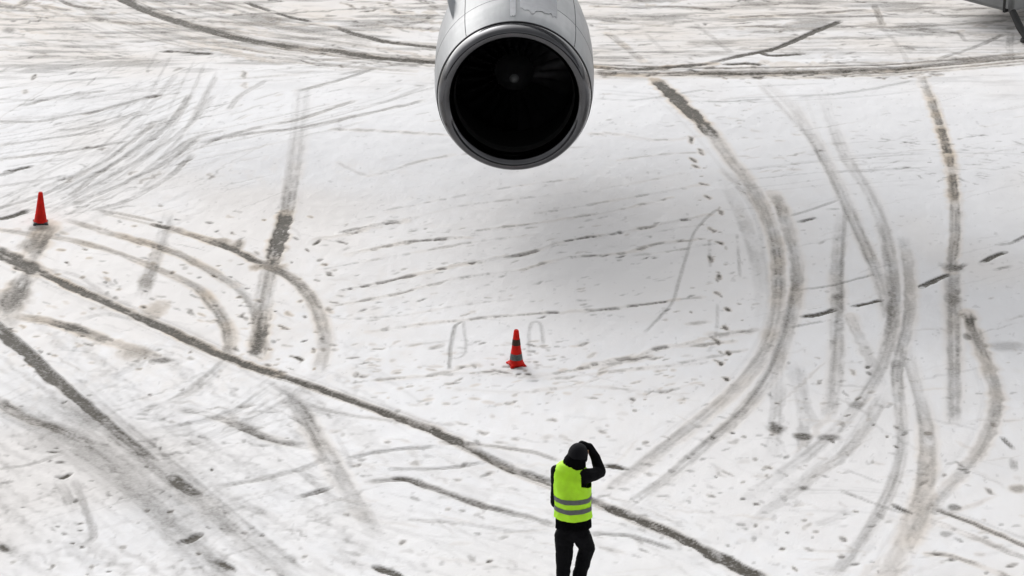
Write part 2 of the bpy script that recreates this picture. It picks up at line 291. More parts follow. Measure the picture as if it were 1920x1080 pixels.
B3 = [(1692,440),(1707,560),(1690,660),(1690,780),(1676,905),(1600,1035),(1560,1085)]; G1 = [(1812,585),(1845,665),(1869,755),(1838,845),(1770,925),(1700,1015),(1655,1095)]
for P_ in (A1, A2, B1, B2, B3, G1): bundle(P_, 13, 9, (.025,.05), (.14,.42), tan=.35)
for P_ in (A1, B2, B3, G1): bundle(P_, 6, 34, (.03,.06), (.06,.2), tan=.3)
bundle([(1580,395),(1570,560),(1550,780)], 7, 10, (.03,.05), (.12,.35)); bundle([(1790,380),(1787,560),(1789,790)], 9, 10, (.03,.05), (.15,.4), tan=.4); bundle([(1728,145),(1770,260),(1791,380)], 8, 9, (.03,.06), (.15,.45), tan=.6)
bundle([(1700,650),(1738,800),(1725,950)], 8, 12, (.03,.06), (.1,.3), tan=.5); bundle([(1655,742),(1580,855),(1440,958),(1340,1030)], 10, 16, (.03,.06), (.1,.3)); bundle([(1440,940),(1640,945),(1790,985),(1940,1040)], 16, 40, (.02,.045), (.1,.35), tan=.3)
BN, BS_ = .8, .7
T1 = [(215,-8),(333,40),(500,80),(700,107),(900,122)]; bundle(T1, 14, 8, (.03,.07), (.3,.8), tan=.6)
bundle([(x, y - 34) for x, y in T1], 26, 26, (.04,.12), (.15,.5), tan=.8); bundle([(x - 120, y + 4) for x, y in T1], 22, 26, (.03,.09), (.12,.45), tan=.7)
T2 = [(1100,130),(1300,136),(1540,134),(1720,126),(1940,106)]; bundle(T2, 22, 10, (.03,.07), (.25,.8), tan=.7)
bundle([(1100,40),(1300,46),(1500,40),(1700,36),(1940,40)], 26, 42, (.03,.09), (.12,.42), tan=.7); bundle([(1100,85),(1350,80),(1600,78),(1940,74)], 16, 36, (.03,.07), (.10,.35), tan=.5)
BN, BS_ = .75, .6
F1 = [(400,130),(340,240),(240,330),(110,400),(-20,440)]; bundle(F1, 30, 40, (.03,.07), (.12,.42), tan=.2); bundle([(330,110),(270,210),(170,300),(60,350),(-20,375)], 18, 44, (.03,.07), (.1,.35))
bundle([(-20,190),(120,175),(260,150),(380,140)], 26, 50, (.02,.055), (.12,.4), tan=.15); bundle([(-20,290),(120,268),(260,225),(360,180)], 22, 40, (.02,.06), (.12,.42)); bundle([(340,280),(520,245),(680,205),(820,165)], 14, 26, (.02,.05), (.12,.4), tan=.15)
bundle([(420,150),(560,140),(700,125),(820,120)], 12, 18, (.02,.05), (.15,.45), tan=.4); bundle([(1380,345),(1560,325),(1740,315),(1940,318)], 18, 34, (.02,.045), (.12,.4)); bundle([(1120,160),(1350,175),(1560,165),(1720,150)], 8, 18, (.02,.05), (.1,.3))
for p in [(1315,285),(1305,312),(1320,345),(1326,370),(1350,398),(1335,430),(1350,455),(1335,485),(1349,519),(1343,550),(1365,580),(1363,614),(1345,640),(1364,662),(1347,680),(1359,711),(1300,300),(1296,262)]:
    pdash(p[0], p[1], random.uniform(-70, -20), random.uniform(12, 18), .05, .85, .45)
for x, y in [(120,395+i*0) for i in ()]: pass
for k in range(26):
    x = 1322 + random.uniform(-30, 75); y = 300 + k * 15; pdash(x, y, random.uniform(-80, 10), random.uniform(5, 11), .03, .5, .3)
# left: cone, slush columns and arcs
S([(-15,466),(35,492),(78,512)], [.24,.27,.24], .95, tan=.5, streak=.3)
S([(75,510),(150,545),(250,590),(340,630),(430,672),(520,702)], [.10,.13,.115,.14,.115,.115], [.8,.95,.85,.95,1,.95], tan=.75, streak=.4)
S([(515,700),(600,728),(700,765),(800,802),(860,828),(880,838)], [.10,.10,.11,.14,.13,.10], [1,.95,.85,.85,.85,.8], tan=.3, streak=.4)
S([(875,836),(950,875),(1000,893),(1040,908),(1085,928),(1130,946)], .15, [.75,.6,.65,.7,.7,.7], streak=.5)
S([(1120,942),(1200,975),(1290,1015),(1370,1055),(1440,1092)], [.11,.13,.14,.17,.16], .88, tan=.2, streak=.45)
S([(-12,612),(45,658),(95,705),(140,742),(185,778),(205,792)], [.2,.17,.16,.16,.14,.1], [.95,.95,.95,.95,.85,.6], tan=.15, streak=.6)
S([(140,755),(180,792),(220,815),(280,862),(340,912),(395,955),(440,1000),(520,1060)], .22, [.3,.35,.35,.3,.4,.3,.2,.15], tan=.2, streak=.6)
blot(213,802,.08,.06,.9); blot(266,851,.09,.06,.9); S([(325,895),(350,915),(372,928)], .14, .7)
S([(-10,750),(50,785),(95,800),(140,820),(200,838)], [.16,.14,.13,.1,.1], [.7,.55,.7,.5,.2], tan=.2, streak=.5)
S([(0,765),(80,800),(140,825),(210,862),(280,915),(340,985),(400,1060)], .35, [.25,.28,.25,.2,.15,.12,.1], streak=.5)
S([(40,740),(120,790),(200,845),(300,930),(400,1020)], .8, [.2,.22,.2,.16,.12], streak=.6, soft=.6)
S([(180,395),(240,404),(290,415)], .07, .45, tan=.4); S([(288,422),(320,428)], .09, .85, tan=.4)
S([(320,428),(380,447),(430,465),(470,485),(510,497)], .12, [.55,.6,.7,.75,.8], tan=.9, streak=.5)
S([(500,500),(545,520),(580,555),(600,595),(610,630),(605,670),(595,700)], [.14,.15,.15,.16,.16,.15,.14], [.55,.58,.5,.5,.46,.36,.1], tan=.55, streak=.3, edge=.12)
S([(125,412),(200,435),(280,458),(330,475),(390,505),(440,535)], .12, [.35,.4,.62,.55,.5,.45], tan=.9, streak=.35)
S([(440,535),(468,562),(485,600),(490,650)], .14, .35, tan=.5)
S([(-10,430),(60,440),(140,452),(200,468),(255,488),(320,515),(370,540),(400,570),(422,605),(432,640),(428,672)], [.1,.1,.11,.1,.1,.11,.14,.16,.16,.16,.15], [.45,.45,.45,.42,.45,.42,.5,.52,.46,.4,.15], tan=.85, streak=.3, edge=.12)
S([(430,672),(385,715),(330,748),(240,780)], .15, [.1,.3,.3,.1], streak=.4, tan=.2); S([(520,720),(450,765),(380,790),(260,812)], .13, [.1,.28,.26,.1], streak=.4)
S([(290,650),(255,685),(200,712)], .14, [.3,.3,.1]); S([(600,700),(560,735),(500,775),(440,800),(350,838)], .13, [.1,.25,.25,.22,.08], streak=.4)
S([(572,165),(565,240),(555,300),(545,360),(538,405)], .19, [.1,.15,.25,.45,.5], tan=.3, streak=.3, edge=.08)
S([(538,398),(525,440),(515,480),(508,502)], .19, [.7,.92,.8,.6], tan=.6, streak=.6)
S([(505,505),(495,560),(488,610),(485,668)], .2, [.35,.3,.55,.6], tan=.5, streak=.8); blot(484,640,.07,.3,.75); blot(478,660,.08,.12,.8); blot(500,500,.2,.14,.55,.9)
S([(520,722),(560,765),(590,815),(620,865),(655,925),(685,970),(712,1015)], .2, [.15,.4,.45,.4,.34,.3,.08], tan=.3, streak=.35, edge=.1)
S([(545,780),(575,800),(600,842)], .06, .5); S([(318,400),(305,450),(285,500),(268,560)], .17, [.15,.3,.4,.2], tan=.5, streak=.7); blot(275,528,.12,.3,.55,.4); blot(290,580,.15,.3,.3,.7)
S([(95,420),(75,450),(62,480)], .25, [.5,.55,.4], tan=.7, streak=.7); blot(75,428,.14,.12,.65,.4); blot(62,458,.16,.2,.45,.5); blot(28,560,.25,.35,.5,.5); S([(50,520),(20,570),(10,620)], .28, [.5,.5,.2], tan=.6, streak=.7)
S([(20,590),(80,600),(135,615),(190,635),(250,655),(320,680)], .16, [.35,.5,.75,.5,.4,.2], tan=.9, streak=.7); blot(133,615,.1,.12,.7); blot(192,634,.1,.1,.6); blot(300,675,.14,.08,.75,.3); blot(255,660,.18,.2,.4,.6)
S([(150,600),(200,590),(290,605)], .1, .2, tan=.5, brk=.3); S([(95,505),(150,520),(215,565)], .08, .25, tan=.6, brk=.35)
S([(330,765),(400,780),(450,798),(500,820),(545,832),(590,838)], .13, [.4,.55,.55,.6,.6,.3], tan=.2, brk=.2); S([(340,765),(370,770)], .3, .3)
S([(500,715),(560,750),(640,775),(740,790),(800,800)], .07, .3, tan=.2, brk=.2); S([(540,750),(600,770),(640,780)], .12, .3)
S([(690,905),(755,898),(790,908),(850,930),(930,955),(985,968),(1035,985)], .1, [.35,.7,.65,.6,.6,.45,.4], streak=.5, tan=.1)
S([(1110,1000),(1150,1003),(1190,1006),(1260,1030)], .08, .5, brk=.25); S([(655,860),(700,850),(760,842),(815,838)], .08, .5, brk=.12); S([(735,880),(800,880),(850,876),(905,868)], .07, .5, brk=.1)
S([(830,830),(900,835),(960,842),(1005,850),(1045,862)], .07, .45, tan=.2); S([(1135,872),(1150,874),(1172,878)], .08, .9); S([(420,910),(480,900),(560,880),(610,862)], .1, .35, brk=.1, tan=.1)
S([(560,932),(590,925),(620,915)], .08, .6, brk=.2); S([(400,905),(450,940),(500,965)], .12, [.15,.3,.6], streak=.5); S([(340,1018),(355,1012),(372,1002)], .1, .8)
S([(410,1052),(425,1062),(435,1070)], .09, .7); S([(705,1063),(730,1072),(755,1085)], .1, .9, brk=.1); S([(390,1040),(420,1075)], .1, .3); S([(560,880),(620,930),(700,950)], .07, .2)
S([(110,905),(128,935),(140,965)], .12, [.3,.45,.2], tan=.1); S([(140,900),(158,950),(176,1000),(165,1020)], .08, [.2,.4,.4,.2])
S([(90,848),(112,848)], .06, .8); blot(113,867,.06,.04,.8); S([(108,894),(120,895),(133,888)], .05, .85); S([(0,908),(24,903)], .06, .6); blot(50,842,.04,.04,.6)
S([(-5,1020),(15,1035)], .08, .7); S([(-5,880),(60,870),(120,850)], .06, .3, brk=.3); S([(640,730),(700,770),(850,800),(900,820)], .04, .2, brk=.3)
S([(760,975),(850,980),(950,995),(1020,1000)], .08, .2, tan=.1, brk=.2); S([(660,880),(650,850),(630,815)], .05, .15)
# upper left fan of tracks
S([(-10,412),(20,406),(52,395)], .11, .9); S([(15,322),(60,312)], .1, .75, brk=.1); S([(-5,330),(30,322)], .1, .5)
for pts, s in [([(0,300),(60,292),(150,280),(240,265)], .42), ([(-5,272),(60,265),(130,255),(180,248)], .3), ([(-5,228),(70,228),(140,216),(190,206)], .35), ([(-5,166),(60,158),(150,150),(230,146)], .28),
               ([(40,198),(120,180),(200,170)], .35), ([(160,215),(230,195),(300,178)], .4), ([(-5,135),(80,120),(220,110),(300,112)], .2), ([(110,245),(190,235),(260,210)], .3),
               ([(130,370),(180,330),(240,290),(310,240),(355,180)], .38), ([(-5,392),(80,365),(150,330),(230,280),(290,230)], .38), ([(140,385),(240,340),(300,310),(370,262)], .38), ([(180,395),(250,372),(320,328),(360,290)], .38),
               ([(95,400),(180,345),(280,290),(350,240),(400,180)], .25), ([(230,240),(280,200),(330,140)], .2), ([(400,262),(480,240),(560,224),(660,190)], .42), ([(375,268),(470,250),(560,240),(680,215),(790,190)], .42),
               ([(560,170),(620,155),(700,130)], .45), ([(430,205),(450,180),(500,150)], .3), ([(640,140),(700,128),(760,118)], .35), ([(-5,350),(60,340),(120,330)], .25), ([(-5,185),(90,188),(170,176)], .2),
               ([(300,300),(360,262),(420,245)], .3), ([(700,195),(740,185),(800,160)], .2)]:
    S(pts, .09, s * 1.05, brk=.22, bf=2, streak=.6, tan=.12)
for x, y, a, l, s in [(288,181,15,28,.9),(335,130,20,22,.7),(62,145,55,14,.8),(280,133,20,16,.5),(458,140,90,16,.5),(460,160,80,12,.3),(60,108,20,14,.6),(45,172,60,10,.4),(170,276,15,30,.65),(190,278,15,16,.6),(130,338,25,24,.6),(248,325,20,24,.45),
                      (280,333,25,60,.4),(395,330,60,12,.4),(390,418,-20,14,.8),(640,455,-35,18,.8),(615,514,-40,16,.75),(602,488,20,14,.7),(448,397,-25,14,.3),(300,385,10,9,.5),(350,503,30,12,.6),(357,585,-50,20,.7),
                      (360,670,-20,14,.6),(555,672,-35,24,.9),(610,636,-60,18,.6),(628,646,-30,12,.5),(630,655,-20,12,.4),(450,455,60,26,.6),(538,648,-30,14,.4),(668,702,40,14,.6),(680,706,-10,16,.5)]:
    pdash(x, y, a, l, .06, s, .3)
blot(445,462,.1,.2,.5,.7); blot(330,432,.1,.12,.4,.7); blot(610,460,.06,.04,.4,.3); blot(415,452,.12,.1,.5,.8)
# loose crumbs and short scrapes, thick where the wheels turned
def scatter(x0, y0, x1, y1, n, a0, a1, s0, s1, l0=8, l1=22, w0=.025, w1=.055, tan=.2):
    for _ in range(n):
        s = s0 + (s1 - s0) * random.random() ** 2
        pdash(random.uniform(x0, x1), random.uniform(y0, y1), random.gauss((a0 + a1) / 2, (a1 - a0) / 3), random.uniform(l0, l1), random.uniform(w0, w1), s, tan * random.random())
scatter(-60,-40,840,45,190,-22,8,.2,.75,10,45,.04,.11,.6); scatter(-60,45,820,110,130,-20,2,.12,.5,8,40,.03,.08,.45)
scatter(1100,-40,1980,60,230,-8,10,.15,.6,10,45,.03,.1,.5); scatter(1100,60,1980,125,140,-14,14,.12,.5,8,35,.03,.08,.35); scatter(1120,125,1760,148,110,-5,6,.3,.8,8,30,.03,.08,.6)
scatter(560,90,820,125,60,-12,0,.3,.7,8,28,.03,.07,.5)
scatter(0,120,420,400,150,0,35,.1,.5,10,50,.025,.06,.1); scatter(420,120,820,230,50,5,25,.1,.35,8,40)
scatter(1120,150,1420,260,30,-12,8,.1,.5); scatter(1370,190,1920,260,24,-12,5,.1,.45); scatter(1580,250,1960,345,110,-12,10,.15,.6,8,42,.02,.045,.05); scatter(1380,250,1600,340,26,-8,14,.15,.5,8,36)
scatter(0,400,460,700,70,-35,5,.12,.5,6,20,.03,.06,.6); scatter(560,400,1300,600,60,5,20,.08,.4,6,26); scatter(650,690,1340,760,120,-4,22,.12,.5,5,26,.018,.05,.5)
scatter(650,640,1340,700,70,-5,20,.15,.6,6,30,.025,.055,.4); scatter(600,760,1400,900,120,-25,20,.1,.5,6,26,.03,.08,.25); scatter(0,700,640,1100,120,-50,-15,.08,.36,8,34,.03,.07,.1); scatter(-80,640,700,1150,230,-42,-32,.04,.17,60,240,.03,.14,.1); scatter(500,880,1500,1150,60,-34,-20,.03,.12,60,200,.03,.1,.1); scatter(-40,200,420,420,60,15,30,.04,.16,60,200,.03,.1,.0); scatter(-40,-20,830,110,80,-14,-3,.06,.25,60,220,.04,.14,.6); scatter(1110,-20,1960,130,90,-4,5,.06,.25,60,220,.04,.14,.5)
scatter(0,820,640,1090,60,-25,25,.15,.75,5,14,.03,.055,.1); scatter(640,900,1400,1100,120,-35,10,.08,.5,6,30,.03,.07,.15); scatter(1180,740,1480,1090,60,-40,40,.1,.8,5,14,.03,.06,.1)
scatter(1440,850,1960,1100,90,-40,20,.1,.7,6,26,.03,.06,.3); scatter(1370,400,1700,760,50,-20,30,.1,.45,5,16); scatter(1760,480,1920,760,20,-40,30,.1,.5,5,14)
scatter(860,640,1080,705,26,-20,20,.3,.8,6,18,.03,.05,.2)
for x, y, l, s in [(918,1052,14,.95),(1393,904,10,.8),(1418,945,10,.9),(1418,984,9,.8),(1467,1029,12,.8),(1416,861,12,.6),(1395,819,12,.8),(700,914,0,.0),(668,872,16,.8),(728,830,12,.8),(785,905,0,0),(650,965,12,.6),(756,1018,18,.55),(572,1043,10,.5),
                    (372,1037,12,.95),(320,958,12,.85),(316,958,6,.7),(277,958,10,.9),(230,1026,12,.5),(173,1060,10,.6),(97,1063,10,.7),(28,1052,9,.6),(1333,930,20,.5),(1530,997,14,.6),(1508,975,10,.6),(1577,1043,14,.6),(1760,1040,20,.8),(1900,1062,26,.8),
                    (840,955,10,.5),(840,720,14,.6),(1240,735,12,.6),(1185,750,14,.8),(1190,770,10,.5),(1035,788,20,.5),(1112,745,12,.5),(952,755,14,.6),(965,752,8,.5),(1210,829,14,.7),(1130,810,20,.4),(965,690,30,.85),(940,698,40,.7),(990,703,14,.8),(1006,680,10,.5)]:
    if s: pdash(x, y, random.uniform(-20, 20), l, .055, s, .25)
#MARKS_END
# broad patches of lower tone, with soft aircraft shade painted into some
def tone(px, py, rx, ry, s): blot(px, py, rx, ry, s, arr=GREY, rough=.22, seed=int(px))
tone(1860,560,1.4,2.2,.3); tone(1640,470,2.2,2.4,.12)  # soft shade of wing and engine at the right, painted into the snow colour
tone(690,330,3.6,2.0,.32); tone(480,330,1.6,1.6,.2); tone(1150,320,1.5,1.8,.12); tone(1650,250,3.0,3.0,.2); tone(1330,380,2.2,2.2,.15); tone(140,850,1.5,1.6,.2); tone(60,980,2,1.2,.12); tone(250,250,3,3,.14)  # first patch paints the wing's shade at left; the rest plain lower tone
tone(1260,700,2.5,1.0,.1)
blot(1120, 470, 2.6, 2.4, 0, tan=.16, rough=.3); blot(620, 470, 2.2, 2.0, 0, tan=.14, rough=.5); blot(300, 520, 2.6, 2.6, 0, tan=.22, rough=.9); blot(1500, 850, 2.5, 2, 0, tan=.12, rough=.8)
scatter(0,700,640,1100,90,12,26,.04,.22,50,170,.02,.06,.1); scatter(0,120,520,400,90,0,34,.05,.25,40,150,.015,.05,.15); scatter(1100,700,1900,1100,70,-30,45,.04,.18,40,150,.02,.06,.3); scatter(640,820,1300,1080,60,-26,10,.04,.2,40,150,.02,.05,.2)
scatter(1380,140,1940,700,60,5,20,.05,.22,30,120,.015,.04,.1); scatter(0,430,640,700,70,-32,-8,.05,.3,25,80,.02,.05,.25)
scatter(20,400,640,700,110,-38,-5,.35,1,5,16,.03,.06,.9); scatter(440,440,640,700,36,-70,20,.4,1,6,18,.03,.06,.8); scatter(0,700,600,1080,60,-40,10,.3,1,5,13,.025,.05,.2); scatter(250,740,600,860,40,-25,20,.15,.5,20,60,.03,.07,.2)
scatter(1420,640,1720,900,60,-60,50,.2,.8,6,18,.025,.055,.4); scatter(620,420,1340,600,90,8,18,.2,.7,8,22,.025,.045,.35)
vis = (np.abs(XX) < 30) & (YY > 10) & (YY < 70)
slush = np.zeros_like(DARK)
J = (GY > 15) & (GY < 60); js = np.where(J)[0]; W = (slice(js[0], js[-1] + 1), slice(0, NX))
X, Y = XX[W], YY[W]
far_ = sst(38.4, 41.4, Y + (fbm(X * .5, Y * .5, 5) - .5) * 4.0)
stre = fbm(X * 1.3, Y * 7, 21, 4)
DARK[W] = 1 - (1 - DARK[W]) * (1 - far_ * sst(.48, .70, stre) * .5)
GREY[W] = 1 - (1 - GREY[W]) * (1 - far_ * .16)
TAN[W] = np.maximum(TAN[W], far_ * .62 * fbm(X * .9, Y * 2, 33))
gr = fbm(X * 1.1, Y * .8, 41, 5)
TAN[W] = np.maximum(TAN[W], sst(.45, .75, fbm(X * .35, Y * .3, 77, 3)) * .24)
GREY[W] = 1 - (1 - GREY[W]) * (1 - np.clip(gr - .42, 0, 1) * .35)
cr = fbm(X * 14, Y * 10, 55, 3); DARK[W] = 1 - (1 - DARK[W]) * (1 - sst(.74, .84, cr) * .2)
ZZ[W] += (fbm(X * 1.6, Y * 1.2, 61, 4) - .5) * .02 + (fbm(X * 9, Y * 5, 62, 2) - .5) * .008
# slab joints of the concrete showing faintly under thin snow
for xj in np.arange(-8.73, 9.6, .62 * 1): pass

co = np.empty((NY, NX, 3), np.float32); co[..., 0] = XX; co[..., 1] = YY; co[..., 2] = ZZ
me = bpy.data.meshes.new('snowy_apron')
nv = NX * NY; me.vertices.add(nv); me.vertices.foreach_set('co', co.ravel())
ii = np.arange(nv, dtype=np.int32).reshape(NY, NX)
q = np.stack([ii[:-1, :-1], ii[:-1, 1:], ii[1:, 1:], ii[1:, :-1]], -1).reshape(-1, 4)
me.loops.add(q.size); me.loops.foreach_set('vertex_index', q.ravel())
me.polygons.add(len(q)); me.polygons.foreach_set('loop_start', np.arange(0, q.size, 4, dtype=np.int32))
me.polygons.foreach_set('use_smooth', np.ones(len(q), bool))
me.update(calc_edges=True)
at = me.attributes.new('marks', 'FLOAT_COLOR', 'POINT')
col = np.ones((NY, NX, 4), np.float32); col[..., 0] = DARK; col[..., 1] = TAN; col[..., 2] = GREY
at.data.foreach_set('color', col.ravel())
apron = bpy.data.objects.new('ground', me); C.objects.link(apron); apron['kind'] = 'structure'
apron['label'] = 'snow covered apron with dark curving tyre tracks'

m = bpy.data.materials.new('tracked_snow'); m.use_nodes = True; n = m.node_tree.nodes; l = m.node_tree.links; p = n['Principled BSDF']
def mixc(fac, a, b):
    x = n.new('ShaderNodeMix'); x.data_type = 'RGBA'
    for k, v in ((0, fac), (6, a), (7, b)):
        if isinstance(v, tuple): x.inputs[k].default_value = (*v, 1)
        elif isinstance(v, float): x.inputs[k].default_value = v
        else: l.new(v, x.inputs[k])
    return x.outputs[2]
def mth(op, a, b=0., c=None, clamp=False):
    x = n.new('ShaderNodeMath'); x.operation = op; x.use_clamp = clamp
    for k, v in enumerate((a, b) if c is None else (a, b, c)):
        if isinstance(v, (int, float)): x.inputs[k].default_value = v
        else: l.new(v, x.inputs[k])
    return x.outputs[0]
def noi(sc_, det, vec, rough=.6):
    x = n.new('ShaderNodeTexNoise'); x.inputs['Scale'].default_value = sc_; x.inputs['Detail'].default_value = det; x.inputs['Roughness'].default_value = rough
    l.new(vec, x.inputs['Vector']); return x.outputs[0]
ab = n.new('ShaderNodeAttribute'); ab.attribute_name = 'marks'; sp = n.new('ShaderNodeSeparateColor'); l.new(ab.outputs['Color'], sp.inputs[0])
tc = n.new('ShaderNodeTexCoord').outputs['Object']
n1 = noi(26, 4, tc); n2 = noi(1.2, 5, tc); n3 = noi(90, 2, tc)
snow = mixc(n2, (.80, .80, .815), (.765, .762, .77))
packed_and_shade = mixc(n1, (.43, .43, .45), (.53, .53, .54))  # grey for pressed snow and for the painted aircraft shade
c1 = mixc(mth('MULTIPLY', sp.outputs[2], .85), snow, packed_and_shade)
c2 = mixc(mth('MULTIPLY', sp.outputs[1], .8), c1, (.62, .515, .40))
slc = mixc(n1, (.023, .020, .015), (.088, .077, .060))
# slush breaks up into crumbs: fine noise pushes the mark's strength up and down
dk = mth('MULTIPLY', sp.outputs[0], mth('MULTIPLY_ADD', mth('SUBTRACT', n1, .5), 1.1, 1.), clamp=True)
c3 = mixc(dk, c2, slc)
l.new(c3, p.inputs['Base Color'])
l.new(mth('MULTIPLY_ADD', sp.outputs[0], -.12, .82), p.inputs['Roughness']); p.inputs['Specular IOR Level'].default_value = .25
b = n.new('ShaderNodeBump'); b.inputs['Strength'].default_value = .28; b.inputs['Distance'].default_value = .02
l.new(mth('MULTIPLY_ADD', n3, .4, n1), b.inputs['Height']); l.new(b.outputs[0], p.inputs['Normal'])
me.materials.append(m)
del BD, BS, BV, BW, BSD, co, q, col

# ------------------------------------------------------------------ builders
def link(name, me, parent=None, m=None, smooth=True):
    o = bpy.data.objects.new(name, me); C.objects.link(o)
    if parent: o.parent = parent
    if m: me.materials.append(m)
    if smooth: me.polygons.foreach_set('use_smooth', [True] * len(me.polygons)); me.update()
    return o
def empty(name, loc, label, cat, group=None, rz=0):
    o = bpy.data.objects.new(name, None); C.objects.link(o); o.location = loc; o.rotation_euler = (0, 0, rz)
    o['label'] = label; o['category'] = cat
    if group: o['group'] = group
    return o
def from_bm(name, bm, m, parent=None, smooth=True, ang=None):
    me = bpy.data.meshes.new(name); bmesh.ops.recalc_face_normals(bm, faces=bm.faces); bm.to_mesh(me); bm.free()
    o = link(name, me, parent, m, smooth)
    if ang: me.set_sharp_from_angle(angle=R(ang))
    return o
def lathe(bm, prof, seg=96, closed=False, fr=None):
    """prof: (radius, y) pairs; axis y.  fr(a, r, y)->(r) optional"""
    rings = []
    for r, y in prof:
        rg = []
        for k in range(seg):
            a = 2 * math.pi * k / seg; rr = fr(a, r, y) if fr else r
            rg.append(bm.verts.new((rr * math.cos(a), y, rr * math.sin(a))))
        rings.append(rg)
    for a, b_ in zip(rings[:-1], rings[1:]):
        for k in range(seg): bm.faces.new((a[k], a[(k + 1) % seg], b_[(k + 1) % seg], b_[k]))
    if closed:
        for a in (rings[0], rings[-1]): bm.faces.new(a)
    return rings
def box(bm, c, s, mx=None, bev=0.):
    r = bmesh.ops.create_cube(bm, size=1); vs = r['verts']
    for v in vs: v.co = Vector((v.co.x * s[0], v.co.y * s[1], v.co.z * s[2]))
    if bev: 
        es = list({e for v in vs for e in v.link_edges}); g = bmesh.ops.bevel(bm, geom=es, offset=bev, segments=3, affect='EDGES'); vs = list({v for f in g['faces'] for v in f.verts} | {v for v in vs if v.is_valid})
    for v in vs:
        v.co = (mx @ v.co if mx else v.co) + Vector(c)
def tube(bm, pts, r, seg=12):
    pts = [Vector(p) for p in pts]; rings = []
    for i, p_ in enumerate(pts):
        t = (pts[min(i + 1, len(pts) - 1)] - pts[max(i - 1, 0)]).normalized()
        a = t.orthogonal().normalized(); b_ = t.cross(a); rr = r[i] if hasattr(r, '__len__') else r
        if rings:
            a = (ra - t * ra.dot(t)).normalized(); b_ = t.cross(a)
        ra = a
        rings.append([bm.verts.new(p_ + (a * math.cos(2 * math.pi * k / seg) + b_ * math.sin(2 * math.pi * k / seg)) * rr) for k in range(seg)])
    for x, y in zip(rings[:-1], rings[1:]):
        for k in range(seg): bm.faces.new((x[k], x[(k + 1) % seg], y[(k + 1) % seg], y[k]))
    bm.faces.new(rings[0]); bm.faces.new(rings[-1])

# ------------------------------------------------------------------ the airliner: engine, pylon, wing
ENG = Vector((.028, 32.4, 1.925))
plane = empty('jet_aircraft', (ENG.x, ENG.y, 0), 'jet aircraft whose grey engine with round black intake hangs over the snow', 'aircraft')
def cowl_mat():
    m = bpy.data.materials.new('frosted_cowling'); m.use_nodes = True; n = m.node_tree.nodes; l = m.node_tree.links; p = n['Principled BSDF']
    tc = n.new('ShaderNodeTexCoord'); a = n.new('ShaderNodeTexNoise'); a.inputs['Scale'].default_value = 1.7; a.inputs['Detail'].default_value = 5
    l.new(tc.outputs['Object'], a.inputs['Vector'])
    r = n.new('ShaderNodeValToRGB'); r.color_ramp.elements[0].position = .48; r.color_ramp.elements[1].position = .6
    r.color_ramp.elements[0].color = (.33, .345, .36, 1); r.color_ramp.elements[1].color = (.42, .43, .445, 1)
    l.new(a.outputs[0], r.inputs[0])
    s = n.new('ShaderNodeTexNoise'); s.inputs['Scale'].default_value = 14; s.inputs['Detail'].default_value = 4
    mp = n.new('ShaderNodeMapping'); mp.inputs['Scale'].default_value = (1, .12, 1); l.new(tc.outputs['Object'], mp.inputs[0]); l.new(mp.outputs[0], s.inputs['Vector'])
    x = n.new('ShaderNodeMix'); x.data_type = 'RGBA'; x.blend_type = 'MULTIPLY'; x.inputs[0].default_value = .35
    l.new(r.outputs[0], x.inputs[6]); l.new(s.outputs[0], x.inputs[7]); l.new(x.outputs[2], p.inputs['Base Color'])
    p.inputs['Roughness'].default_value = .38; p.inputs['Metallic'].default_value = .0
    return m
M_cowl = cowl_mat()
M_lip = mat('brushed_lip_metal', (.10, .10, .104), .13, 1., noise=.12, nscale=5)
M_seam = mat('dark_sealant', (.03, .03, .035), .6)
M_thr = mat('dark_throat_metal', (.03, .03, .03), .35, .5, noise=.2, nscale=20)
M_duct = mat('black_duct_liner', (.006, .006, .006), .7, noise=.2, nscale=30, Specular_IOR_Level=.15)
M_blade = mat('dark_fan_metal', (.05, .05, .053), .45, .6, noise=.2, Specular_IOR_Level=.2)
M_tip = mat('grey_spinner_tip', (.09, .093, .096), .5, noise=.2, nscale=20)
M_wing = mat('grey_wing_skin', (.38, .40, .42), .4, noise=.06, nscale=2)
M_frost = mat('white_frost', (.8, .81, .83), .85, noise=.05, nscale=12, bump=.3)
E = Vector((0, 0, ENG.z))
def shift(bm): bmesh.ops.translate(bm, verts=bm.verts, vec=E)
bm = bmesh.new(); lathe(bm, [(.926,.200),(.945,.30),(.962,.5),(.975,.8),(.982,1.2),(.985,1.7),(.97,2.2),(.92,2.8),(.84,3.3),(.80,3.5),(.78,3.5),(.80,3.2)], 128); shift(bm)
cowl = from_bm('engine_cowling', bm, M_cowl, plane)
prof = []
for k in range(25):
    t = k / 24 * math.pi            # inner throat -> front -> outer
    r = .838 + (-math.cos(t)) * (.112 if t < math.pi / 2 else .085); y = .22 - math.sin(t) ** .85 * (.22) - (.02 if t > 2.6 else 0) * (t - 2.6) / .54
    prof.append((r, y))
bm = bmesh.new(); lathe(bm, prof, 128); shift(bm); lip = from_bm('intake_lip', bm, M_lip, cowl)
bm = bmesh.new(); lathe(bm, [(.929,.186),(.934,.190),(.936,.202),(.932,.214),(.925,.216)], 128); shift(bm); from_bm('lip_seam', bm, M_seam, cowl)
bm = bmesh.new(); lathe(bm, [(.726,.216),(.712,.30),(.710,.36)], 128); shift(bm); from_bm('throat_ring', bm, M_thr, cowl)
bm = bmesh.new(); lathe(bm, [(.710,.36),(.73,.45),(.76,.6),(.79,.95),(.80,1.5)], 128); r0 = None; shift(bm); from_bm('intake_duct', bm, M_duct, cowl)
fan = None
bm = bmesh.new(); lathe(bm, [(.30,1.16),(.30,1.5),(.80,1.5)], 64); shift(bm); fan = from_bm('fan_hub', bm, M_blade, plane)
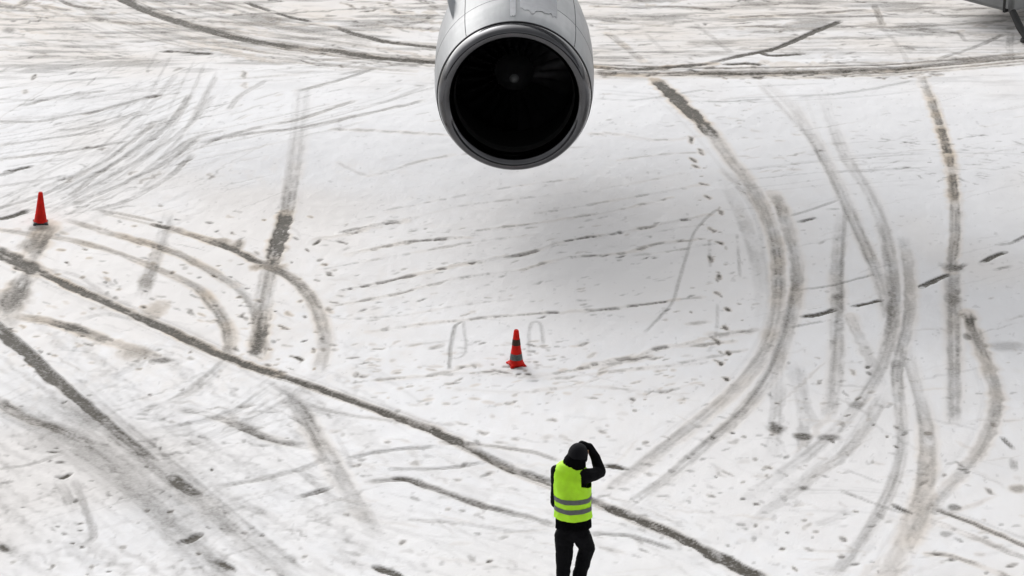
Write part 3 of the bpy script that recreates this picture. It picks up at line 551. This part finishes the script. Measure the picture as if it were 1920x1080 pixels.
for k in range(24):
    bm = bmesh.new(); a = 2 * math.pi * k / 24; rows = []
    for i in range(6):
        t = i / 5; r = .24 + .54 * t; tw = R(25 + 38 * t); ch = .12 + .08 * t; sw = .03 * math.sin(t * 3)
        row = []
        for u in (-1, 0, 1):
            off = u * ch; tang = off * math.sin(tw) + sw; y = 1.2 + off * math.cos(tw) + (.015 if u == 0 else 0)
            row.append((r * math.cos(a + tang / r), y, r * math.sin(a + tang / r)))
        rows.append([bm.verts.new(Vector(c)) for c in row])
    for x, y in zip(rows[:-1], rows[1:]):
        for j in (0, 1): bm.faces.new((x[j], x[j + 1], y[j + 1], y[j]))
    bmesh.ops.solidify(bm, geom=bm.faces[:], thickness=.008); shift(bm); from_bm('fan_blade', bm, M_blade, fan)
bm = bmesh.new(); lathe(bm, [(.058,.875),(.10,.93),(.16,1.02),(.22,1.1),(.25,1.17)], 48); shift(bm); sp_ = from_bm('spinner', bm, M_blade, fan)
bm = bmesh.new(); lathe(bm, [(.002,.835),(.02,.838),(.042,.853),(.057,.874)], 32); shift(bm); from_bm('spinner_tip', bm, M_tip, fan)
bm = bmesh.new(); lathe(bm, [(.60,2.9),(.56,3.5),(.48,4.1),(.36,4.5),(.33,4.5),(.30,4.0)], 64); lathe(bm, [(.24,4.1),(.18,4.6),(.02,5.0)], 48); lathe(bm, [(.3,3.4),(.79,3.4)], 64); shift(bm); from_bm('exhaust_nozzle', bm, M_blade, cowl)
def cyl_patch(a0, a1, ys, wob, th, rad, seed):
    """raised sheet hugging the cowling between angles, seen as frost or a panel"""
    bm = bmesh.new(); rows = []
    N = 40
    for i in range(N + 1):
        t = i / N; a = a0 + (a1 - a0) * t
        ya = ys[0] + wob * (vn(np.array([t * 6.]), np.array([.5]), seed)[0] + .5 * vn(np.array([t * 17.]), np.array([.5]), seed + 1)[0]); yb = ys[1]
        rows.append([bm.verts.new((rad(ya + (yb - ya) * j / 10) * math.cos(a), ya + (yb - ya) * j / 10, rad(ya + (yb - ya) * j / 10) * math.sin(a))) for j in range(11)])
    for x, y in zip(rows[:-1], rows[1:]):
        for j in range(10): bm.faces.new((x[j], x[j + 1], y[j + 1], y[j]))
    bmesh.ops.solidify(bm, geom=bm.faces[:], thickness=th); shift(bm); return bm
CP = [(.20,.926),(.30,.945),(.5,.962),(.8,.975),(1.2,.982),(1.7,.985),(2.2,.97),(2.8,.92)]
def crad(y, off=.006):
    return float(np.interp(y, [c[0] for c in CP], [c[1] for c in CP])) + off
# frost lies on top of the cowling, more of it on one side
def frost(pts_fn, name='frost'): pass
from_bm('frost_patch', cyl_patch(R(58), R(86), (.40, 2.3), .30, .004, crad, 5), M_frost, cowl)
from_bm('frost_patch', cyl_patch(R(89), R(93), (.26, 2.0), .12, .004, crad, 9), M_frost, cowl)
for ys in (1.02,):
    bm = bmesh.new(); lathe(bm, [(crad(ys, -.01), ys), (crad(ys, .002), ys + .003), (crad(ys, .002), ys + .012), (crad(ys, -.01), ys + .015)], 128); shift(bm); from_bm('panel_seam', bm, M_seam, cowl)
for a in (R(128), R(40)):
    bm = bmesh.new(); pts = [(crad(y, .0) * math.cos(a), y, crad(y, .0) * math.sin(a) + ENG.z) for y in np.linspace(.24, 2.6, 20)]
    tube(bm, pts, .005, 6); from_bm('panel_seam', bm, M_seam, cowl)
# strake (chine) on the side
bm = bmesh.new(); a = R(140); pr = [(1.2, 0), (1.5, .06), (1.85, .12), (2.1, .12), (2.15, 0)]
vs = [bm.verts.new(((crad(y, -.01) + h_) * math.cos(a), y, (crad(y, -.01) + h_) * math.sin(a) + ENG.z)) for y, h_ in pr]
bm.faces.new(vs); bmesh.ops.solidify(bm, geom=bm.faces[:], thickness=.012); from_bm('strake', bm, M_wing, cowl, smooth=False)
# pylon
bm = bmesh.new(); rows = []
for y, zt, zb, hw in [(1.35, ENG.z + .99, ENG.z + .90, .03), (1.7, ENG.z + 1.2, ENG.z + .9, .12), (2.3, ENG.z + 1.5, ENG.z + .85, .17), (3.2, ENG.z + 2.9, ENG.z + .75, .18), (4.4, ENG.z + 3.9, ENG.z + .8, .17), (6.2, ENG.z + 3.9, ENG.z + 1.3, .05)]:
    rows.append([bm.verts.new(c) for c in ((-hw, y, zb), (hw, y, zb), (hw, y, zt - hw * .5), (hw * .4, y, zt), (-hw * .4, y, zt), (-hw, y, zt - hw * .5))])
for x, y in zip(rows[:-1], rows[1:]):
    for j in range(6): bm.faces.new((x[j], x[(j + 1) % 6], y[(j + 1) % 6], y[j]))
bm.faces.new(rows[0]); bm.faces.new(rows[-1]); from_bm('pylon', bm, M_wing, plane, ang=40)
# wing (swept, runs out of the frame on both sides)
bm = bmesh.new(); rows = []
for x in np.linspace(-3.2, 14, 12):
    le = 3.4 + abs(0) - x * .55; chord = 3.4 + (x + 9) * .16; z = ENG.z + 3.9 + (x) * -.05; ring = []
    for t in np.linspace(0, 1, 13)[:-1]:
        ring.append((x, le + chord * t ** 1.4 if t else le, z + .32 * math.sqrt(max(t, 0)) * (1 - t) * 2 * .62))
    for t in np.linspace(1, 0, 13)[:-1]:
        ring.append((x, le + chord * t ** 1.4, z - .30 * math.sqrt(max(t, 0)) * (1 - t) * 2 * .5))
    rows.append([bm.verts.new(c) for c in ring])
for x, y in zip(rows[:-1], rows[1:]):
    L_ = len(x)
    for j in range(L_): bm.faces.new((x[j], x[(j + 1) % L_], y[(j + 1) % L_], y[j]))
bm.faces.new(rows[0]); bm.faces.new(rows[-1]); from_bm('wing', bm, M_wing, plane, ang=50)

# ------------------------------------------------------------------ unseen terminal, added to darken reflections in the intake lip
M_glass = mat('added_terminal_dark_glass', (.012, .014, .016), .08, 0.)
M_conc = mat('added_terminal_dark_cladding', (.035, .035, .037), .6, noise=.15, nscale=.5)
term = empty('added_terminal', (0, -3, 0), 'added dark glass terminal facade, unseen behind the viewpoint, darkening the intake lip', 'building')
bm = bmesh.new(); box(bm, (0, -8, 9.2), (150, 15.4, 18.4)); from_bm('added_terminal_wall', bm, M_conc, term, smooth=False)
for fl in range(4):
    bm = bmesh.new()
    for k in range(-36, 36): box(bm, (k * 2 + 1, -.27, 2.4 + fl * 4.1), (1.86, .12, 3.5))
    from_bm('added_terminal_window', bm, M_glass, term, smooth=False)
bm = bmesh.new(); box(bm, (0, -.9, 18.7), (152, 1.2, .5)); from_bm('added_terminal_roof', bm, M_conc, term, smooth=False)

# ------------------------------------------------------------------ traffic cones
M_red = mat('red_cone_plastic', (.60, .010, .004), .6, noise=.25, nscale=12, Specular_IOR_Level=.2)
M_band = mat('dull_reflective_band', (.26, .31, .31), .5, noise=.3, nscale=30)
M_band2 = mat('dirty_reflective_band', (.11, .06, .04), .6, noise=.3, nscale=30)
M_base = mat('grey_rubber_base', (.07, .075, .08), .7, noise=.3, nscale=15)
def cone(loc, label, bands, ht, rb, lean, rz, basecol):
    t = empty('traffic_cone', loc, label, 'traffic cone', 'traffic cones on the snow'); t.rotation_euler = (lean[0], lean[1], rz)
    rad = lambda z: .024 + (rb - .024) * (1 - (z - .03) / (ht - .03))
    bm = bmesh.new(); r_ = lathe(bm, [(rb + .012, .025), (rb + .006, .032), (rb, .045), (rad(ht * .5), ht * .5), (.028, ht - .012), (.022, ht), (.012, ht), (.010, ht - .02)], 40)
    for v in bm.verts: v.co = Vector((v.co.x, v.co.z, v.co.y))
    from_bm('cone_body', bm, M_red, t, ang=50)
    bm = bmesh.new(); s = rb * 2.25
    box(bm, (0, 0, .016), (s, s, .026), bev=.011)
    for sx in (-1, 1):
        for sy in (-1, 1): box(bm, (sx * s * .43, sy * s * .43, .006), (s * .22, s * .22, .018), bev=.004)
    from_bm('base', bm, basecol, t, ang=40)
    for z0, z1, mt in bands:
        bm = bmesh.new(); lathe(bm, [(rad(z0) + .002, z0), (rad(z1) + .002, z1)], 40)
        for v in bm.verts: v.co = Vector((v.co.x, v.co.z, v.co.y))
        bmesh.ops.solidify(bm, geom=bm.faces[:], thickness=.0015)
        from_bm('reflective_band', bm, mt, t)
    return t
cone(at_h(968, 684), 'red traffic cone with two dark reflective bands, standing on bare snow below the engine', [(.075,.145,M_band),(.245,.315,M_band2)], .42, .076, (0, 0), R(18), M_red)
cone(at_h(76, 418), 'plain red traffic cone on a grey base beside the dark slush at the left', [], .41, .078, (0, R(3.5)), R(10), M_base)

# ------------------------------------------------------------------ grey service unit cut by the corner of the frame
M_panel = mat('weathered_grey_panel', (.23, .235, .235), .5, noise=.15, nscale=3)
M_black = mat('black_rubber', (.018, .018, .018), .7, noise=.3, nscale=20)
zb = .3
c1_ = at_h(1896, 27, zb); c0_ = at_h(1778, -4, zb)
ex = (c0_ - c1_); ex.z = 0; ex.normalize(); side = Vector((ex.y, -ex.x, 0))
if side.x < 0: side = -side
unit = empty('service_trailer', (c1_.x, c1_.y, 0), 'grey panelled service trailer with a dark drawbar, cut off by the upper right corner', 'trailer')
def loc3(a, b_, z): return ex * a + side * b_ + Vector((0, 0, z))
mx = Matrix((ex, side, Vector((0, 0, 1)))).transposed()
Lb, Wb = 1.3, 1.5
bm = bmesh.new(); box(bm, loc3(Lb / 2, Wb / 2, zb + .3), (Lb, Wb, .6), mx, .07); body = from_bm('body', bm, M_panel, unit, ang=40)
bm = bmesh.new(); box(bm, loc3(.14, Wb / 2, zb + .3), (.05, Wb + .012, .604), mx, .005); from_bm('panel_seam', bm, M_black, body, smooth=False)
bm = bmesh.new(); box(bm, loc3(Lb / 2, Wb / 2, zb + .02), (Lb - .7, Wb - .7, .12), mx, .02); from_bm('chassis', bm, M_black, unit, ang=40)
fo = at_h(1926, 78, 0) - Vector((c1_.x, c1_.y, 0))
bm = bmesh.new(); st0 = loc3(.0, .03, zb + .02); tube(bm, [st0 + Vector((0,0,.02)), st0.lerp(fo, .5), fo + Vector((0, 0, .03))], [.055, .06, .05], 12)
tube(bm, [fo + Vector((0, 0, .045)), fo], [.10, .11], 16); from_bm('drawbar', bm, M_black, unit, ang=40)
for a, b_ in ((.95, Wb - .2), (.35, Wb - .2)):
    if True:
        bm = bmesh.new(); lathe(bm, [(.12,-.07),(.2,-.08),(.235,-.05),(.24,0),(.235,.05),(.2,.08),(.12,.07)], 32)
        bmesh.ops.transform(bm, matrix=mx.to_4x4(), verts=bm.verts); bmesh.ops.translate(bm, verts=bm.verts, vec=loc3(a, b_, .235)); wh = from_bm('wheel', bm, M_black, unit)
        bm = bmesh.new(); lathe(bm, [(.002,-.06),(.09,-.06),(.121,-.075),(.121,.075),(.09,.06),(.002,.06)], 24)
        bmesh.ops.transform(bm, matrix=mx.to_4x4(), verts=bm.verts); bmesh.ops.translate(bm, verts=bm.verts, vec=loc3(a, b_, .235)); from_bm('rim', bm, M_panel, wh)

# ------------------------------------------------------------------ the person
M_cloth = mat('black_winter_clothing', (.0045, .0045, .0055), .85, noise=.3, nscale=14, bump=.3, bscale=30, Specular_IOR_Level=.08)
M_skin = mat('skin', (.48, .28, .2), .55, noise=.06)
M_vest = mat('yellow_green_vest', (.47, .90, .012), .65, noise=.10, nscale=9, bump=.35, bscale=14)
M_strip = mat('grey_reflective_strip', (.24, .25, .26), .5, noise=.15, nscale=30)
M_knit = mat('black_knit_hat', (.006, .006, .008), .9, bump=.5, bscale=120, Specular_IOR_Level=.2)
person = empty('person', at_h(1072, 1163), 'person in yellow-green safety vest and black clothes, back turned, one hand raised to head', 'person')
def capsule(bm, p, q, r1, r2, seg=16):
    """closed tapered capsule; radii may be (x, y) pairs for the trunk"""
    p, q = Vector(p), Vector(q); ax = q - p; L_ = max(ax.length, 1e-5); t = ax / L_
    a = t.orthogonal().normalized(); b_ = t.cross(a)
    r1 = Vector(r1 if hasattr(r1, '__len__') else (r1, r1)); r2 = Vector(r2 if hasattr(r2, '__len__') else (r2, r2))
    if r1.x != r1.y or r2.x != r2.y:
        a = (Vector((1, 0, 0)) - t * t.x).normalized(); b_ = t.cross(a)
    rings = []
    def ring(c, r): rings.append([bm.verts.new(c + a * math.cos(2 * math.pi * k / seg) * r.x + b_ * math.sin(2 * math.pi * k / seg) * r.y) for k in range(seg)])
    top = bm.verts.new(p - t * min(r1))
    for k in range(1, 5): u = k / 5 * math.pi / 2; ring(p - t * min(r1) * math.cos(u), r1 * math.sin(u))
    for k in range(5): ring(p.lerp(q, k / 4), r1.lerp(r2, k / 4))
    for k in range(4, 0, -1): u = k / 5 * math.pi / 2; ring(q + t * min(r2) * math.cos(u), r2 * math.sin(u))
    end = bm.verts.new(q + t * min(r2)); fs = []
    for k in range(seg): fs.append(bm.faces.new((top, rings[0][(k + 1) % seg], rings[0][k]))); fs.append(bm.faces.new((end, rings[-1][k], rings[-1][(k + 1) % seg])))
    for x, y in zip(rings[:-1], rings[1:]):
        for k in range(seg): fs.append(bm.faces.new((x[k], x[(k + 1) % seg], y[(k + 1) % seg], y[k])))
    bmesh.ops.recalc_face_normals(bm, faces=fs)
def chain(bm, nodes, edges):
    for i_, j_ in edges: capsule(bm, nodes[i_][:3], nodes[j_][:3], nodes[i_][3], nodes[j_][3])
def ell(bm, c, r, rot=(0, 0, 0), seg=20):
    g = bmesh.ops.create_uvsphere(bm, u_segments=seg, v_segments=seg // 2 + 2, radius=1)
    from mathutils import Euler
    e = Euler(rot).to_matrix()
    for v in g['verts']: v.co = e @ Vector((v.co.x * r[0], v.co.y * r[1], v.co.z * r[2])) + Vector(c)
SHL, SHR = (-.14, .03, 1.50), (.115, -.02, 1.475)
ELR, WRR = (.245, .13, 1.445), (.150, .215, 1.655)
ELL, WRL = (-.150, .03, 1.19), (-.05, .225, 1.22)
nodes = [(.0,0,.95,(.13,.11)), (.0,0,1.10,(.125,.10)), (.0,.0,1.30,(.135,.105)), (.0,.01,1.45,(.115,.09)), (.01,.03,1.53,(.07,.065)), (.04,.07,1.60,(.06,.06)),
         (*SHL,.062), (-.140,.02,1.36,.058), (*ELL,.052), (-.11,.12,1.19,.052), (*WRL,.036),
         (*SHR,.07), (.185,.05,1.455,.062), (*ELR,.056), (.208,.18,1.56,.045), (*WRR,.036),
         (-.075,0,.88,(.088,.095)), (-.072,.0,.70,.082), (-.082,.0,.50,.064), (-.088,-.015,.30,.058), (-.092,-.02,.10,.046), (-.095,.02,.05,.046), (-.10,.13,.035,(.042,.032)),
         (.078,0,.88,(.088,.095)), (.132,.03,.73,.076), (.082,.05,.50,.066), (.030,.0,.30,.058), (.005,-.06,.13,.044), (.0,-.04,.06,.044), (.005,.07,.035,(.042,.032))]
edges = [(0,1),(1,2),(2,3),(3,4),(4,5),(3,6),(6,7),(7,8),(8,9),(9,10),(3,11),(11,12),(12,13),(13,14),(14,15),(0,16),(16,17),(17,18),(18,19),(19,20),(20,21),(21,22),(0,23),(23,24),(24,25),(25,26),(26,27),(27,28),(28,29)]
bm = bmesh.new(); chain(bm, nodes, edges)
HC = Vector((.046, .095, 1.615))
# head: skull, jaw, nose, brow, ears, eyes, lips; turned a little to the right and bent forward
from mathutils import Euler
hr = Euler((R(-14), 0, R(-18))).to_matrix()
def he(c, r, rot=(0, 0, 0), seg=20):
    ell(bm, HC + hr @ Vector(c), r, (hr @ Euler(rot).to_matrix()).to_euler(), seg)
he((0, -.01, .02), (.078, .098, .088), seg=28); he((0, .035, -.045), (.058, .062, .072)); he((0, .105, -.012), (.014, .020, .024)); he((0, .092, .012), (.010, .014, .028))
he((0, .082, .03), (.052, .022, .014)); he((0, .07, -.10), (.026, .024, .018)); he((0, .09, -.052), (.026, .012, .007)); he((0, .088, -.062), (.023, .012, .008))
for s in (-1, 1): he((s * .079, -.002, -.008), (.011, .022, .034)); he((s * .03, .082, .008), (.014, .012, .012))
he((0, -.01, -.09), (.06, .06, .07))
# hands: palm, four unequal bent fingers, thumb from the side of the palm
def hand(wr, fwd, palm_n, thumb_side, curl):
    wr = Vector(wr); f = Vector(fwd).normalized(); nn = Vector(palm_n); nn = (nn - f * nn.dot(f)).normalized(); sd = f.cross(nn).normalized() * thumb_side
    N = [(*wr, .027), (*(wr + f * .035), (.033)), (*(wr + f * .075), (.034))]; Ed = [(0, 1), (1, 2)]
    chain(bm, N, Ed)
    for i, (off, ln) in enumerate(((.030, .072), (.010, .080), (-.010, .075), (-.029, .060))):
        p0 = wr + f * .07 + sd * off; N = [(*p0, .010)]; dr = f.copy(); pp = p0
        for j in range(3):
            an = curl * (j + .6) * .5; dr = (f * math.cos(an) + nn * math.sin(an)).normalized(); pp = pp + dr * ln * (.42, .32, .26)[j]; N.append((*pp, (.0098, .009, .008)[j]))
        chain(bm, N, [(0, 1), (1, 2), (2, 3)])
    p0 = wr + f * .02 + sd * .024; p1 = p0 + (f * .5 + sd * .8 + nn * .25).normalized() * .038; p2 = p1 + (f * .8 + sd * .45 + nn * .35).normalized() * .03; p3 = p2 + (f * .9 + sd * .1 + nn * .4).normalized() * .024
    chain(bm, [(*p0, .014), (*p1, .012), (*p2, .0105), (*p3, .009)], [(0, 1), (1, 2), (2, 3)])
hand(WRR, (-.82, -.1, .36), (-.3, -.75, -.45), -1, .6)
hand(WRL, (.55, .55, .55), (.2, -.5, .6), 1, .9)
me = bpy.data.meshes.new('body'); bm.to_mesh(me); bm.free()
tmpo = bpy.data.objects.new('t', me); C.objects.link(tmpo)
rm = tmpo.modifiers.new('r', 'REMESH'); rm.mode = 'VOXEL'; rm.voxel_size = .006; rm.use_smooth_shade = True
sm = tmpo.modifiers.new('sm', 'SMOOTH'); sm.factor = .5; sm.iterations = 4
dg = bpy.context.evaluated_depsgraph_get(); bme = bpy.data.meshes.new_from_object(tmpo.evaluated_get(dg)); bpy.data.objects.remove(tmpo); bme.name = 'body'
vc = np.empty(len(bme.vertices) * 3, np.float32); bme.vertices.foreach_get('co', vc); vc = vc.reshape(-1, 3); vn_ = np.empty_like(vc).ravel(); bme.vertices.foreach_get('normal', vn_); vn_ = vn_.reshape(-1, 3)
fold = (fbm(vc[:, 0] * 9 + vc[:, 2] * 5, vc[:, 2] * 22 + vc[:, 1] * 8, 90, 3) - .5) * .012 * (vc[:, 2] < 1.56) * (vc[:, 2] > .09)
bme.vertices.foreach_set('co', (vc + vn_ * fold[:, None]).astype(np.float32).ravel()); bme.update()
bme.materials.clear(); bme.materials.append(M_cloth); bme.materials.append(M_skin)
mi = []
hi_ = hr.transposed()
for f in bme.polygons:
    q_ = hi_ @ (f.center - HC); mi.append(1 if (q_.y > .035 and abs(q_.x) < .07 and -.11 < q_.z < .05 and q_.length < .135) else 0)
bme.polygons.foreach_set('material_index', mi)
body = bpy.data.objects.new('body', bme); C.objects.link(body); body.parent = person
# knitted hat drawn over the head
bm = bmesh.new(); g = bmesh.ops.create_uvsphere(bm, u_segments=32, v_segments=20, radius=1)
bmesh.ops.delete(bm, geom=[v for v in bm.verts if v.co.z < -.34 + .5 * max(v.co.y, 0)], context='VERTS')
for v in bm.verts: v.co = HC + hr @ Vector((v.co.x * .090, v.co.y * .110 - .012, v.co.z * .105 + .022))
bmesh.ops.solidify(bm, geom=bm.faces[:], thickness=.008); from_bm('hat', bm, M_knit, person)
# padded collar / hood roll between hat and vest
COLLAR = 1
# jacket skirt
def ringloft(levels, seg=48, open_=True):
    bm = bmesh.new(); rows = []
    for (z, cx, cy, rx, ry, tilt, wob) in levels:
        rg = []
        for k in range(seg):
            a = 2 * math.pi * k / seg; ca, sa = math.cos(a), math.sin(a)
            ex_ = 2.1; q_ = (abs(ca) ** ex_ + abs(sa) ** ex_) ** (-1 / ex_)
            wv = 1 + wob * 1.3 * math.sin(a * 5 + z * 9) + wob * .8 * math.sin(a * 9 + z * 21) + wob * .5 * math.sin(a * 17 - z * 33)
            rg.append(bm.verts.new((cx + rx * ca * q_ * wv, cy + ry * sa * q_ * wv, z + tilt * ca)))
        rows.append(rg)
    for a_, b_ in zip(rows[:-1], rows[1:]):
        for k in range(seg): bm.faces.new((a_[k], a_[(k + 1) % seg], b_[(k + 1) % seg], b_[k]))
    return bm
def lerp_levels(keys, n_):
    zs = [k[0] for k in keys]; out = []
    for z in np.linspace(zs[0], zs[-1], n_):
        o_ = np.argsort(zs); out.append((float(z), *[float(np.interp(z, np.array(zs)[o_], np.array([k[j] for k in keys])[o_])) for j in range(1, 7)]))
    return out
bm = ringloft([(1.52,.0,.03,.10,.085,-.01,0),(1.56,.008,.035,.105,.09,-.01,.02),(1.60,.014,.05,.095,.09,-.01,.03),(1.635,.028,.065,.080,.085,-.01,.03),(1.65,.045,.07,.07,.07,-.01,0)], 48); bmesh.ops.solidify(bm, geom=bm.faces[:], thickness=.01); from_bm('collar', bm, M_cloth, person)
bm = ringloft(lerp_levels([(.965,.006,0,.163,.125,0,.02),(1.05,.006,0,.158,.122,0,.015),(1.16,.004,0,.15,.118,0,.01)], 10)); bmesh.ops.solidify(bm, geom=bm.faces[:], thickness=.01); from_bm('jacket_hem', bm, M_cloth, person)
VK = [(1.075,.006,0,.172,.150,.0,.018),(1.16,.003,0,.167,.148,.0,.016),(1.27,-.001,.0,.168,.146,0,.012),(1.38,-.006,.01,.176,.142,-.004,.008),(1.47,-.010,.015,.176,.130,-.012,.004),(1.525,-.012,.025,.155,.110,-.02,0),(1.56,-.008,.035,.118,.090,-.02,0),(1.575,.0,.04,.09,.08,-.015,0)]
bm = ringloft(lerp_levels(VK, 110), 220)
# right armhole
for v in list(bm.verts): pass
dl_ = []
for f in bm.faces:
    c_ = f.calc_center_median()
    if c_.x > .07 and ((c_.z - 1.455) / .085) ** 2 + ((c_.y + .02) / .112) ** 2 < 1: dl_.append(f)
    if c_.x < -.10 and ((c_.z - 1.45) / .085) ** 2 + ((c_.y - .03) / .07) ** 2 < 1: dl_.append(f)
bmesh.ops.delete(bm, geom=dl_, context='FACES'); bmesh.ops.solidify(bm, geom=bm.faces[:], thickness=.006); vest = from_bm('safety_vest', bm, M_vest, person)
for z0 in (1.245, 1.150):
    lv = [(z, *[v_ for v_ in lv_[1:]]) for lv_ in lerp_levels(VK, 200) for z in (lv_[0],) if z0 <= z <= z0 + .048]
    bm = ringloft([(a_[0], a_[1], a_[2], a_[3] + .003, a_[4] + .003, a_[5], a_[6]) for a_ in lv], 72); bmesh.ops.solidify(bm, geom=bm.faces[:], thickness=.002); from_bm('reflective_strip', bm, M_strip, vest)
print('verts', nv, 'person', len(bme.vertices))
